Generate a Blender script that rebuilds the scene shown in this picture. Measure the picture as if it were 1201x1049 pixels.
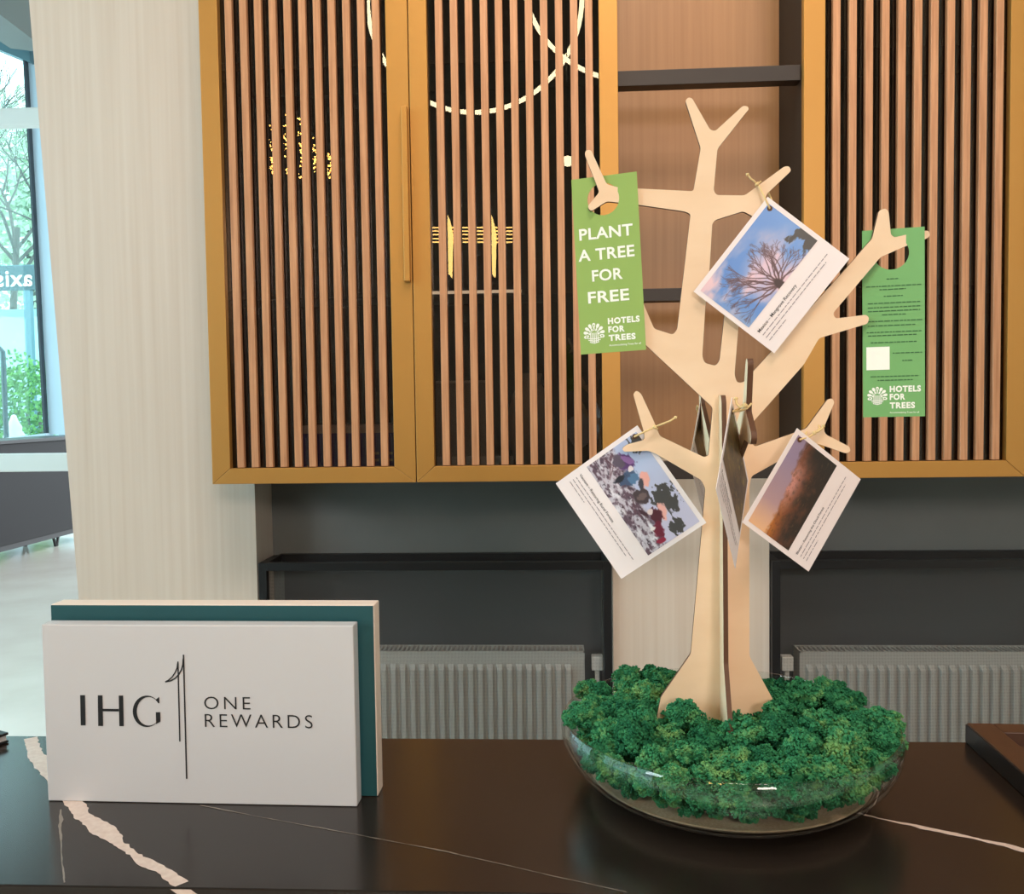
import bpy, math, random
import numpy as np
from mathutils import Vector, Matrix, Euler

for o in list(bpy.data.objects): bpy.data.objects.remove(o)
S = bpy.context.scene
C = S.collection
R = math.radians
rnd = random.Random(7)

# ------------------------------------------------------------------ camera
YAW, PITCH, ROLL = 0.05581779, -0.0466578, -0.01425741
F_PX, CX, CY = 1050.0, 600.5, 524.5
EYE = np.array([0.0, 0.0, 1.6])
_fw = np.array([-math.sin(YAW)*math.cos(PITCH), math.cos(YAW)*math.cos(PITCH), math.sin(PITCH)])
_rt = np.array([math.cos(YAW), math.sin(YAW), 0.0]); _up = np.cross(_rt, _fw)
_c, _s = math.cos(ROLL), math.sin(ROLL)
RT = _c*_rt + _s*_up; UP = -_s*_rt + _c*_up; FW = _fw
cam = bpy.data.cameras.new('camera'); cam.sensor_width = 36; cam.lens = F_PX/1201*36
cam.clip_start = 0.02; cam.clip_end = 200
co = bpy.data.objects.new('camera', cam); C.objects.link(co)
co.matrix_world = Matrix(((RT[0], UP[0], -FW[0], 0), (RT[1], UP[1], -FW[1], 0), (RT[2], UP[2], -FW[2], 1.6), (0, 0, 0, 1)))
S.camera = co

# ------------------------------------------------------------------ world, lights, exposure
S.view_settings.view_transform = 'Standard'; S.view_settings.look = 'None'
S.view_settings.exposure = -0.36; S.view_settings.gamma = 1.0; S.view_settings.use_curve_mapping = False
S.cycles.use_denoising = True
S.cycles.max_bounces = 12; S.cycles.transparent_max_bounces = 24
w = bpy.data.worlds.new('world'); S.world = w; w.use_nodes = True
bg = w.node_tree.nodes['Background']; bg.inputs[0].default_value = (0.85, 0.93, 1.0, 1); bg.inputs[1].default_value = 6.0

def area(name, loc, target, sx, sy, power, col):
    l = bpy.data.lights.new(name, 'AREA'); l.shape = 'RECTANGLE'; l.size = sx; l.size_y = sy; l.energy = power; l.color = col
    o = bpy.data.objects.new(name, l); C.objects.link(o); o.location = loc
    o.rotation_euler = (Vector(target)-Vector(loc)).to_track_quat('-Z', 'Y').to_euler()
    return o
def spot(name, loc, target, power, col, ang, blend=0.6, r=0.05):
    l = bpy.data.lights.new(name, 'SPOT'); l.energy = power; l.color = col; l.spot_size = R(ang); l.spot_blend = blend; l.shadow_soft_size = r
    o = bpy.data.objects.new(name, l); C.objects.link(o); o.location = loc
    o.rotation_euler = (Vector(target)-Vector(loc)).to_track_quat('-Z', 'Y').to_euler()
    return o
WARM = (1.0, 0.72, 0.50); SOFT = (1.0, 0.86, 0.79); DAY = (0.80, 0.92, 1.0)
area('front_fill_right', (1.75, -4.9, 3.5), (0.3, 1.6, 1.4), 1.3, 1.0, 150, SOFT)  # added low frontal fill that brightens the niches, not a fitting of the lobby
area('daylight_fill_left', (-6.2, -3.0, 4.0), (-0.5, 1.6, 1.4), 1.5, 1.5, 130, DAY)  # added cool fill standing in for daylight from the left glazing
area('ceiling_lamp_high', (0.6, -1.5, 6.7), (0.2, 1.6, 1.2), 2.2, 1.6, 270, SOFT)
spot('cabinet_downlight_1', (0.30, 1.75, 4.6), (0.25, 2.9, 2.5), 170, WARM, 64, 1.0, 0.25)
spot('cabinet_downlight_2', (-0.55, 1.75, 4.6), (-0.5, 2.75, 2.8), 90, WARM, 60, 1.0, 0.25)
spot('cabinet_downlight_3', (1.0, 1.9, 4.6), (0.95, 2.75, 2.7), 90, WARM, 60, 1.0, 0.25)

# ------------------------------------------------------------------ helpers
def at(x, y, Y=None, Z=None):
    d = RT*((x-CX)/F_PX) - UP*((y-CY)/F_PX) + FW
    t = Y/d[1] if Y is not None else (Z-1.6)/d[2]
    return EYE + d*t
def onplane(x, y, P, n):
    d = RT*((x-CX)/F_PX) - UP*((y-CY)/F_PX) + FW
    return EYE + d*(((np.array(P)-EYE) @ n)/(d @ n))
def lin(c):
    return tuple((v/255/12.92 if v/255 <= 0.04045 else ((v/255+0.055)/1.055)**2.4) for v in c)
def mat(name, rgb, rough=0.5, metal=0.0, spec=0.5, noise=None, bump=None, coat=0.0):
    """noise=(rgb2, scale xyz, contrast, detail)   bump=(scale xyz, strength)"""
    m = bpy.data.materials.new(name); m.use_nodes = True; nt = m.node_tree; b = nt.nodes['Principled BSDF']
    b.inputs['Base Color'].default_value = (*lin(rgb), 1); b.inputs['Roughness'].default_value = rough
    b.inputs['Metallic'].default_value = metal; b.inputs['Specular IOR Level'].default_value = spec
    b.inputs['Coat Weight'].default_value = coat
    def tex(sc, detail=4):
        tc = nt.nodes.new('ShaderNodeTexCoord'); mp = nt.nodes.new('ShaderNodeMapping'); mp.inputs['Scale'].default_value = sc
        nt.links.new(tc.outputs['Object'], mp.inputs['Vector'])
        n = nt.nodes.new('ShaderNodeTexNoise'); n.inputs['Scale'].default_value = 1.0; n.inputs['Detail'].default_value = detail
        nt.links.new(mp.outputs['Vector'], n.inputs['Vector']); return n
    if noise:
        n = tex(noise[1], noise[3] if len(noise) > 3 else 4)
        cr = nt.nodes.new('ShaderNodeValToRGB'); k = noise[2]
        cr.color_ramp.elements[0].position = 0.5-k; cr.color_ramp.elements[1].position = 0.5+k
        cr.color_ramp.elements[0].color = (*lin(rgb), 1); cr.color_ramp.elements[1].color = (*lin(noise[0]), 1)
        nt.links.new(n.outputs['Fac'], cr.inputs['Fac']); nt.links.new(cr.outputs['Color'], b.inputs['Base Color'])
    if bump:
        n = tex(bump[0]); bp = nt.nodes.new('ShaderNodeBump'); bp.inputs['Strength'].default_value = bump[1]; bp.inputs['Distance'].default_value = 0.002
        nt.links.new(n.outputs['Fac'], bp.inputs['Height']); nt.links.new(bp.outputs['Normal'], b.inputs['Normal'])
    return m
def emit(name, rgb, strength):
    m = bpy.data.materials.new(name); m.use_nodes = True; b = m.node_tree.nodes['Principled BSDF']
    b.inputs['Base Color'].default_value = (*lin(rgb), 1); b.inputs['Emission Color'].default_value = (*lin(rgb), 1); b.inputs['Emission Strength'].default_value = strength
    return m
def thin_glass(name, tint, refl=0.05, edge=0.85, power=4.0, rough=0.0):
    """clear sheet: transparent, with a mirror sheen that grows towards grazing angles"""
    m = bpy.data.materials.new(name); m.use_nodes = True; nt = m.node_tree; nt.nodes.clear()
    out = nt.nodes.new('ShaderNodeOutputMaterial'); mx = nt.nodes.new('ShaderNodeMixShader'); lw = nt.nodes.new('ShaderNodeLayerWeight'); lw.inputs['Blend'].default_value = 0.5
    pw = nt.nodes.new('ShaderNodeMath'); pw.operation = 'POWER'; pw.inputs[1].default_value = power; nt.links.new(lw.outputs['Facing'], pw.inputs[0])
    ma = nt.nodes.new('ShaderNodeMath'); ma.operation = 'MULTIPLY_ADD'; ma.inputs[1].default_value = edge-refl; ma.inputs[2].default_value = refl; nt.links.new(pw.outputs[0], ma.inputs[0])
    t = nt.nodes.new('ShaderNodeBsdfTransparent'); t.inputs[0].default_value = (*lin(tint), 1)
    g = nt.nodes.new('ShaderNodeBsdfGlossy'); g.inputs['Roughness'].default_value = rough
    nt.links.new(ma.outputs[0], mx.inputs[0]); nt.links.new(t.outputs[0], mx.inputs[1]); nt.links.new(g.outputs[0], mx.inputs[2]); nt.links.new(mx.outputs[0], out.inputs[0])
    return m
def attr_mat(name, rough=0.4):
    m = bpy.data.materials.new(name); m.use_nodes = True; nt = m.node_tree; b = nt.nodes['Principled BSDF']
    a = nt.nodes.new('ShaderNodeVertexColor'); a.layer_name = 'print'; nt.links.new(a.outputs['Color'], b.inputs['Base Color']); b.inputs['Roughness'].default_value = rough
    return m

OFF = {}
def tag(o, label=None, cat=None, group=None, kind=None):
    if label: o['label'] = label
    if cat: o['category'] = cat
    if group: o['group'] = group
    if kind: o['kind'] = kind
    return o
def root(name, loc, label, cat, group=None, mtx=None):
    o = bpy.data.objects.new(name, None); C.objects.link(o); o.empty_display_size = 0.05
    if mtx is not None: o.matrix_world = mtx; OFF[o.name] = Vector((0, 0, 0))
    else: o.location = loc; OFF[o.name] = Vector(loc)
    return tag(o, label, cat, group)
class MB:
    def __init__(s): s.v = []; s.f = []; s.m = []
    def add(s, v, f, mi=0):
        b = len(s.v); s.v += [tuple(p) for p in v]; s.f += [tuple(i+b for i in q) for q in f]; s.m += [mi]*len(f); return s
    def box(s, x0, x1, y0, y1, z0, z1, mi=0):
        return s.add([(x0,y0,z0),(x1,y0,z0),(x1,y1,z0),(x0,y1,z0),(x0,y0,z1),(x1,y0,z1),(x1,y1,z1),(x0,y1,z1)],
                     [(0,3,2,1),(4,5,6,7),(0,1,5,4),(1,2,6,5),(2,3,7,6),(3,0,4,7)], mi)
    def prism(s, poly, lo, hi, ax=(0, 1, 2), mi=0, side=None):
        """polygon (a,b) extruded from lo to hi; ax = which xyz slots get a, b and the depth"""
        n = len(poly); v = []
        for c in (lo, hi):
            for a, b in poly:
                p = [0, 0, 0]; p[ax[0]] = a; p[ax[1]] = b; p[ax[2]] = c; v.append(p)
        s.add(v, [tuple(range(n-1, -1, -1)), tuple(range(n, 2*n))], mi)
        b = len(s.v)-2*n; sm = mi if side is None else side
        for i in range(n): s.f.append((b+i, b+(i+1) % n, b+n+(i+1) % n, b+n+i)); s.m.append(sm)
        return s
    def tube(s, pts, r, k=8, mi=0, closed=False):
        P = [Vector(p) for p in pts]; n = len(P); rs = r if isinstance(r, (list, tuple)) else [r]*n; v = []; up = None
        for i in range(n):
            a = P[(i-1) % n] if (closed or i) else P[i]; c = P[(i+1) % n] if (closed or i < n-1) else P[i]
            t = (c-a).normalized()
            if up is None: up = t.orthogonal().normalized()
            up = (up - t*up.dot(t)).normalized(); sd = t.cross(up)
            for j in range(k):
                q = 2*math.pi*j/k; v.append(P[i] + (up*math.cos(q)+sd*math.sin(q))*rs[i])
        f = []
        for i in range(n if closed else n-1):
            for j in range(k):
                a = i*k+j; b = i*k+(j+1) % k; c = ((i+1) % n)*k+(j+1) % k; d = ((i+1) % n)*k+j; f.append((a, b, c, d))
        if not closed: f += [tuple(range(k-1, -1, -1)), tuple(range((n-1)*k, n*k))]
        return s.add(v, f, mi)
    def lathe(s, prof, k=64, c=(0, 0, 0), mi=0):
        n = len(prof); v = []
        for j in range(k):
            q = 2*math.pi*j/k
            for r, z in prof: v.append((c[0]+r*math.cos(q), c[1]+r*math.sin(q), c[2]+z))
        f = [(j*n+i, ((j+1) % k)*n+i, ((j+1) % k)*n+i+1, j*n+i+1) for j in range(k) for i in range(n-1)]
        return s.add(v, f, mi)
    def build(s, name, mats, parent=None, local=False, smooth=False, bevel=0.0, loc=None):
        off = Vector((0, 0, 0))
        if parent is not None and not local: off = OFF.get(parent.name, off)
        if loc is not None: off = Vector(loc)
        me = bpy.data.meshes.new(name); me.from_pydata([tuple(Vector(p)-off) for p in s.v], [], s.f)
        for m in (mats if isinstance(mats, (list, tuple)) else [mats]): me.materials.append(m)
        me.polygons.foreach_set('material_index', s.m)
        if smooth: me.polygons.foreach_set('use_smooth', [True]*len(s.f))
        me.update()
        o = bpy.data.objects.new(name, me); C.objects.link(o)
        if parent is not None:
            o.parent = parent; OFF[o.name] = OFF.get(parent.name, Vector((0, 0, 0)))
        elif loc is not None: o.location = loc; OFF[o.name] = Vector(loc)
        if bevel:
            md = o.modifiers.new('bevel', 'BEVEL'); md.width = bevel; md.segments = 2; md.limit_method = 'ANGLE'; md.angle_limit = R(40)
        return o
def inst(src, name, parent, loc):
    o = bpy.data.objects.new(name, src.data); C.objects.link(o); o.parent = parent; o.location = loc; return o
def structure(o): o['kind'] = 'structure'; return o
def boxm(*a): return MB().box(*a)

def text_mb(txt, width, cx, cy, z, off=0.0, spacing=1.0, height=None, mb=None, squash=None):
    """flat lettering centred on cx,cy with the given overall width (local x,y plane)"""
    cu = bpy.data.curves.new('lettering', 'FONT'); cu.body = txt; cu.size = 1; cu.offset = off; cu.space_character = spacing; cu.resolution_u = 4
    o = bpy.data.objects.new('lettering_source', cu); C.objects.link(o)
    me = bpy.data.meshes.new_from_object(o.evaluated_get(bpy.context.evaluated_depsgraph_get()))
    v = np.array([p.co[:] for p in me.vertices]); f = [tuple(p.vertices) for p in me.polygons]
    bpy.data.objects.remove(o); bpy.data.curves.remove(cu); bpy.data.meshes.remove(me)
    lo, hi = v.min(0), v.max(0); k = width/(hi[0]-lo[0]); ky = (height/(hi[1]-lo[1])) if height else k
    q = [((p[0]-(lo[0]+hi[0])/2)*k+cx, (p[1]-(lo[1]+hi[1])/2)*ky+cy, z) for p in v]
    mb = mb or MB(); mb.add(q, f); return mb
def rect(mb, x0, x1, y0, y1, z): return mb.add([(x0,y0,z),(x1,y0,z),(x1,y1,z),(x0,y1,z)], [(0,1,2,3)])
def fillet(poly, r, seg=4):
    out = []; n = len(poly)
    for i in range(n):
        p0, p, p1 = (np.array(poly[(i+k) % n], float) for k in (-1, 0, 1))
        a, b = p0-p, p1-p; la, lb = np.hypot(*a), np.hypot(*b); rr = min(r, la*0.45, lb*0.45)
        s, e = p+a/la*rr, p+b/lb*rr
        for k in range(seg+1):
            t = k/seg; out.append(tuple((1-t)**2*s+2*t*(1-t)*p+t*t*e))
    return out

# ------------------------------------------------------------------ materials
M_pale = mat('pale_wood_cladding', (216, 205, 193), 0.45, noise=((203, 188, 173), (45, 45, 0.8), 0.28, 5))
M_oakpanel = mat('brown_oak_panel', (164, 124, 84), 0.4, noise=((148, 108, 70), (60, 60, 1.2), 0.25, 5))
M_slat = mat('red_oak_slat', (208, 156, 116), 0.45, noise=((168, 116, 80), (150, 150, 5), 0.24, 7))
_nt = M_slat.node_tree; _oi = _nt.nodes.new('ShaderNodeObjectInfo'); _mu = _nt.nodes.new('ShaderNodeMath'); _mu.operation = 'MULTIPLY'; _mu.inputs[1].default_value = 60.0
_nt.links.new(_oi.outputs['Random'], _mu.inputs[0]); _nt.links.new(_mu.outputs[0], [n for n in _nt.nodes if n.type == 'MAPPING'][0].inputs['Location'])
M_brass = mat('brass_paint', (188, 138, 68), 0.42, metal=0.4)
M_dark = mat('dark_bronze_steel', (40, 31, 27), 0.5)
M_cabin = mat('dark_cabinet_lining', (40, 33, 28), 0.6)
M_niche = mat('charcoal_wall_paint', (122, 125, 124), 0.5, noise=((110, 113, 112), (3, 3, 3), 0.3))
M_black = mat('black_steel', (22, 23, 25), 0.4)
M_rad = mat('grey_radiator_enamel', (172, 172, 166), 0.45)
M_counter = mat('dark_marble', (31, 25, 22), 0.22, spec=0.5, noise=((38, 31, 27), (14, 14, 14), 0.3))
M_vein = mat('white_marble_vein', (226, 208, 196), 0.3, noise=((205, 180, 168), (120, 120, 120), 0.25))
M_vein2 = mat('grey_marble_vein', (128, 118, 108), 0.3)
M_white = mat('white_matt_lacquer', (203, 201, 203), 0.5)
M_core = mat('ivory_board_core', (236, 218, 204), 0.55)
M_teal = mat('dark_teal_face', (28, 78, 84), 0.45)
M_ink = mat('black_print', (22, 22, 24), 0.5)
M_grey_ink = mat('grey_print', (158, 146, 150), 0.6)
M_title = mat('dark_grey_print', (66, 58, 62), 0.5)
M_whiteink = mat('white_print', (246, 248, 238), 0.5)
M_greenink = mat('dark_green_print', (48, 98, 56), 0.5)
M_tag1 = mat('yellow_green_card', (146, 176, 92), 0.5)
M_tag2 = mat('green_card', (114, 172, 104), 0.5)
M_card = mat('white_photo_card', (240, 228, 228), 0.45)
M_print = attr_mat('printed_photo')
M_ply = mat('birch_plywood', (242, 212, 180), 0.5, noise=((232, 198, 162), (9, 9, 26), 0.3, 5))
M_burnt = mat('burnt_laser_edge', (92, 56, 32), 0.6)
M_twine = mat('straw_twine', (226, 196, 140), 0.8)
M_glass = thin_glass('bowl_glass', (250, 253, 252), 0.045, 0.8)
M_cabglass = thin_glass('smoked_cabinet_glass', (206, 196, 188), 0.07, 0.8)
M_winglass = thin_glass('window_glass', (226, 246, 246), 0.04, 0.6)
M_sand = mat('beige_sand', (240, 208, 178), 0.9, noise=((206, 168, 136), (300, 300, 300), 0.3))
M_floor = mat('pale_stone_floor', (206, 200, 190), 0.2, noise=((190, 182, 170), (2, 2, 2), 0.3))
M_ceil = mat('grey_ceiling', (120, 120, 116), 0.8)
M_roomwall = mat('room_wall', (196, 186, 172), 0.8)
M_winframe = mat('blue_grey_window_frame', (186, 208, 222), 0.45)
M_rail = mat('white_rail', (212, 214, 210), 0.4)
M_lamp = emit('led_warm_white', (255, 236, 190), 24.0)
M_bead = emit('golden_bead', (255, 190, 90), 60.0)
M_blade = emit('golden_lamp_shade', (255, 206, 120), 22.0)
M_brown = mat('brown_leather', (78, 50, 34), 0.4, noise=((68, 42, 28), (90, 90, 90), 0.3))
M_copper = mat('copper_line', (176, 112, 78), 0.35, metal=0.6)

def moss_material():
    m = bpy.data.materials.new('green_reindeer_moss'); m.use_nodes = True; nt = m.node_tree; b = nt.nodes['Principled BSDF']
    b.inputs['Roughness'].default_value = 0.85; b.inputs['Specular IOR Level'].default_value = 0.15
    tc = nt.nodes.new('ShaderNodeTexCoord'); n = nt.nodes.new('ShaderNodeTexNoise'); n.inputs['Scale'].default_value = 1.9; n.inputs['Detail'].default_value = 5
    nt.links.new(tc.outputs['Object'], n.inputs['Vector'])
    oi = nt.nodes.new('ShaderNodeObjectInfo'); ad = nt.nodes.new('ShaderNodeMath'); ad.operation = 'MULTIPLY_ADD'; ad.inputs[1].default_value = 0.3
    nt.links.new(oi.outputs['Random'], ad.inputs[0]); nt.links.new(n.outputs['Fac'], ad.inputs[2])
    cr = nt.nodes.new('ShaderNodeValToRGB'); e = cr.color_ramp.elements
    e[0].position = 0.40; e[0].color = (*lin((28, 90, 60)), 1); e[1].position = 0.95; e[1].color = (*lin((118, 162, 98)), 1)
    q = e.new(0.68); q.color = (*lin((58, 132, 88)), 1)
    nt.links.new(ad.outputs[0], cr.inputs['Fac']); nt.links.new(cr.outputs['Color'], b.inputs['Base Color'])
    return m
M_moss = moss_material()
def mesh_screen():
    m = bpy.data.materials.new('perforated_black_mesh'); m.use_nodes = True; nt = m.node_tree; nt.nodes.clear()
    out = nt.nodes.new('ShaderNodeOutputMaterial'); mx = nt.nodes.new('ShaderNodeMixShader')
    tc = nt.nodes.new('ShaderNodeTexCoord'); sx = nt.nodes.new('ShaderNodeSeparateXYZ'); nt.links.new(tc.outputs['Object'], sx.inputs[0])
    def sine(o):
        a = nt.nodes.new('ShaderNodeMath'); a.operation = 'MULTIPLY'; a.inputs[1].default_value = 2*math.pi/0.004; nt.links.new(o, a.inputs[0])
        b = nt.nodes.new('ShaderNodeMath'); b.operation = 'SINE'; nt.links.new(a.outputs[0], b.inputs[0]); return b
    p = nt.nodes.new('ShaderNodeMath'); p.operation = 'ADD'; nt.links.new(sine(sx.outputs['X']).outputs[0], p.inputs[0]); nt.links.new(sine(sx.outputs['Z']).outputs[0], p.inputs[1])
    g = nt.nodes.new('ShaderNodeMath'); g.operation = 'GREATER_THAN'; g.inputs[1].default_value = -1.15; nt.links.new(p.outputs[0], g.inputs[0])
    t = nt.nodes.new('ShaderNodeBsdfTransparent'); b = nt.nodes.new('ShaderNodeBsdfPrincipled'); b.inputs['Base Color'].default_value = (*lin((78, 80, 82)), 1); b.inputs['Roughness'].default_value = 0.45
    nt.links.new(g.outputs[0], mx.inputs[0]); nt.links.new(b.outputs[0], mx.inputs[1]); nt.links.new(t.outputs[0], mx.inputs[2]); nt.links.new(mx.outputs[0], out.inputs[0])
    return m
M_mesh = mesh_screen()

# ================================================================== the setting
structure(boxm(-9.2, 4.2, -5.2, 12.3, -0.1, 0).build('floor', M_floor))
structure(boxm(-9.2, 4.2, -5.2, 12.3, 6.9, 7.0).build('ceiling', M_ceil))
structure(boxm(-1.66, 4.2, 3.25, 3.4, 0, 6.9).build('wall_back', M_niche))
structure(boxm(4.0, 4.2, -5.2, 3.25, 0, 6.9).build('wall_right', M_roomwall))
structure(boxm(-9.2, 4.2, -5.4, -5.2, 0, 6.9).build('wall_behind', mat('dim_lobby_wall', (120, 108, 96), 0.8)))
# pale wood piers; the left one widens a little towards the top
pl, pt = at(92, 699, Y=3.07), at(34, 0, Y=3.07)
sl = (pt[0]-pl[0])/(pt[2]-pl[2])
z0, z1 = 0.0, 6.9
xl = lambda z: pl[0] + sl*(z-pl[2])
m = MB(); xr = -1.076
m.prism([(xl(z0), z0), (xr, z0), (xr, z1), (xl(z1), z1)], 3.07, 3.25, (0, 2, 1)); structure(m.build('trim_1', M_pale))
structure(boxm(0.1688, 0.70, 3.07, 3.25, 0, 6.9).build('trim_2', M_pale))
m = boxm(0.185, 0.7287, 3.05, 3.068, 1.43, 4.2); structure(m.build('wall_recess', M_oakpanel))

# ---- window far left, with what is seen through it
WY = 12.0
def W(x, y, Y=WY): p = at(x, y, Y=Y); return (p[0], p[2])
win = MB()   # right jamb of the window (broad blue-grey post)
win.prism([W(57.7, 510), W(110, 510), W(110, 0), W(29, 0)], WY, WY+0.25, (0, 2, 1))
window = structure(win.build('window_1', M_winframe))
m = MB(); m.prism([W(54.0, 512), W(56.6, 512), W(28.4, 0), W(26.0, 0)], WY-0.06, WY+0.02, (0, 2, 1)); m.build('window_mullion', mat('dark_gasket', (52, 62, 70), 0.5), window)
m = MB(); a0, a1 = W(-160, 548), W(58, 516); b1, b0 = W(58, 508), W(-160, 534); m.prism([a0, a1, b1, b0], WY-0.08, WY+0.1, (0, 2, 1)); m.build('window_sill', M_winframe, window)
m = MB(); x0 = W(-160, 300)[0]; x1 = W(60, 300)[0]; m.box(x0, x1, WY+0.02, WY+0.03, 0.9, 6.8); m.build('window_pane', M_winglass, window)
m = MB(); m.prism([W(-5, 58), W(40, 76), W(40, 60), W(-5, 28)], WY-0.1, WY+0.1, (0, 2, 1)); m.build('window_header', mat('teal_window_header', (84, 118, 128), 0.5), window)
m = MB(); m.prism([W(-60, 10, 10.5), W(-60, -120, 10.5), W(60, -120, 10.5), W(60, 56, 10.5), W(38, 46, 10.5), W(0, 17, 10.5)], 10.5, 11.7, (0, 2, 1)); structure(m.build('trim_3', M_ceil))
# side glazing of the lobby (lets the daylight in; outside the frame)
m = MB()
for y in (-5.1, -2.3, 0.5, 3.3, 6.1, 8.9, 11.7): m.box(-9.2, -9.0, y, y+0.12, 0, 6.9)
for z in (0.0, 3.2, 6.7): m.box(-9.2, -9.0, -5.2, 12.2, z, z+0.12)
w2 = structure(m.build('window_2', M_winframe)); boxm(-9.11, -9.10, -5.1, 11.9, 0.1, 6.8).build('window_pane', M_winglass, w2)

# ---- white rails of a partition in front of the window
PY = 7.5
r_ = root('partition_frame', (-5.0, PY, 0), 'white metal partition frame with two horizontal rails by the window', 'partition')
zt0, zt1 = at(20, 149.5, Y=PY)[2], at(20, 128.5, Y=PY)[2]; zr0, zr1 = at(40, 553, Y=PY)[2], at(40, 532, Y=PY)[2]
boxm(-7.5, -4.0, PY-.05, PY+.05, zt0, zt1).build('upper_rail', M_rail, r_, bevel=0.01)
boxm(-7.5, -4.0, PY-.05, PY+.05, zr0, zr1).build('lower_rail', M_rail, r_, bevel=0.01)
boxm(-4.0, -3.9, PY-.05, PY+.05, 0, 5.0).build('post', M_rail, r_); boxm(-7.6, -7.5, PY-.05, PY+.05, 0, 5.0).build('post', M_rail, r_)

# ---- black sideboard on hairpin legs
ang = math.pi/2
sb = root('sideboard', None, 'long black sideboard on thin hairpin legs under the window', 'sideboard',
          mtx=Matrix.Translation((-5.97, 10.28, 0)) @ Matrix.Rotation(ang, 4, 'Z'))
L0 = -2.6
m = boxm(L0, 0.75, 0, 0.5, 0.17, 1.26); m.build('body', mat('black_lacquer', (30, 29, 30), 0.55, spec=0.25), sb, local=True, bevel=0.006)
m = boxm(L0-0.03, 0.78, -0.03, 0.53, 1.26, 1.30); m.build('top_board', M_black, sb, local=True, bevel=0.004)
m = boxm(L0+0.02, 0.73, 0.02, 0.05, 0.11, 0.17); m.build('plinth_rail', M_black, sb, local=True)
for x in (0.0, L0+0.2):
    for y in (0.06, 0.44):
        m = MB(); m.tube([(x-0.07, y, 0.17), (x-0.01, y, 0.0), (x+0.01, y, 0.0), (x+0.07, y, 0.17)], 0.018, 6); m.build('leg', M_black, sb, local=True)

# ---- outdoors
tag(boxm(-30, 8, 12.3, 45, -0.15, 0.0).build('pavement', mat('pale_pavement', (170, 174, 172), 0.8)), kind='structure')
fa = root('shop_building', (-9.5, 22, 0), 'pale teal glass shop building seen through the far window', 'building')
boxm(-22, -4, 22, 23, 0, 4.2).build('wall', mat('pale_teal_wall', (158, 196, 200), 0.6), fa)
boxm(-22, -4, 21.4, 23, 4.95, 5.2).build('canopy', mat('grey_teal_canopy', (120, 160, 170), 0.6), fa)
Mg = mat('shop_pane', (176, 214, 216), 0.15); Mp = mat('shop_mullion', (108, 140, 148), 0.5)
for i in range(6):
    x = -18.3+i*1.9
    boxm(x+0.06, x+1.84, 21.94, 22.0, 0.5, 4.0).build('pane', Mg, fa); boxm(x-0.06, x+0.06, 21.9, 22.0, 0, 4.2).build('mullion', Mp, fa)
SY = 20.0
sg = root('shop_sign', (-12.4, SY, 4.0), 'dark sign band with white lettering seen from behind', 'sign')
s0, s1 = at(-60, 342, Y=SY), at(44, 311, Y=SY)
boxm(s0[0], s1[0], SY, SY+0.12, s0[2], s1[2]).build('band', mat('slate_sign_band', (74, 96, 100), 0.6), sg)
t0, t1 = at(-4, 335.5, Y=SY), at(38, 319, Y=SY)
tm = text_mb('axis', t1[0]-t0[0], 0, 0, 0, off=0.02, spacing=1.1)
tc_ = ((t0[0]+t1[0])/2, (t0[2]+t1[2])/2)
m = MB(); m.add([(tc_[0]-v[0], SY-0.02, tc_[1]+v[1]) for v in tm.v], tm.f); m.build('lettering', M_whiteink, sg)
for px_ in (-40, 30):
    p = at(px_, 330, Y=SY); boxm(p[0]-0.08, p[0]+0.08, SY+0.02, SY+0.14, 0, p[2]).build('post', Mp, sg)
M_leaf = mat('hedge_leaf', (70, 128, 62), 0.6, noise=((120, 176, 80), (6, 6, 6), 0.25)); M_bark = mat('grey_bark', (96, 92, 84), 0.8)
hd = root('hedge', (-10.4, 17, 0), 'green hedge growing outside under the sign band', 'hedge')
m = MB(); h0, h1 = at(-70, 480, Y=17), at(52, 425, Y=17)
for i in range(5200):
    x = rnd.uniform(h0[0], h1[0]); y = rnd.uniform(16.6, 17.5); z = rnd.uniform(0.1, h1[2]+0.16*math.sin(x*7)+0.1*math.sin(x*17))
    v = Vector((rnd.gauss(0, 1), rnd.gauss(0, 1), rnd.gauss(0, 1))).normalized()*0.05; u = v.orthogonal().normalized()*0.032; c = Vector((x, y, z))
    m.add([c-v, c+u, c+v, c-u], [(0, 1, 2, 3)])
tag(m.build('foliage', M_leaf, hd), kind='stuff')
m = MB()
for i in range(9):
    x = h0[0]+(h1[0]-h0[0])*(i+0.5)/9; m.tube([(x, 17, 0), (x+0.05, 17.02, 0.6), (x-0.03, 17, 1.6)], 0.03, 6)
m.build('stems', M_bark, hd)
def bare_tree(x, y, h, label, lean):
    t = root('bare_tree', (x, y, 0), label, 'tree'); tr = MB(); br = MB()
    tr.tube([(x, y, 0), (x+lean*0.3, y, h*0.25), (x+lean, y, h*0.5)], [0.16, 0.12, 0.09], 8); tr.build('trunk', M_bark, t)
    def grow(p, d, l, r, n):
        e = p+d*l; br.tube([p, (p+e)/2+Vector((rnd.gauss(0, .03), rnd.gauss(0, .03), rnd.gauss(0, .03)))*l, e], [r, r*0.85, r*0.65], 5)
        if n:
            for k in range(3):
                nd = (d+Vector((rnd.gauss(0, .5), rnd.gauss(0, .5), rnd.gauss(0.12, .4)))).normalized(); grow(p+d*l*rnd.uniform(0.55, 1), nd, l*0.74, r*0.6, n-1)
    for k in range(6):
        a = k*1.05+rnd.random(); grow(Vector((x+lean*rnd.uniform(.6, 1), y, h*rnd.uniform(.38, .5))), Vector((math.cos(a)*.7, math.sin(a)*.7, .8)).normalized(), h*0.17, 0.06, 4)
    br.build('branches', M_bark, t)
bare_tree(-17.8, 28.0, 15.0, 'bare winter tree rising behind the shop building', 0.5)
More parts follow.
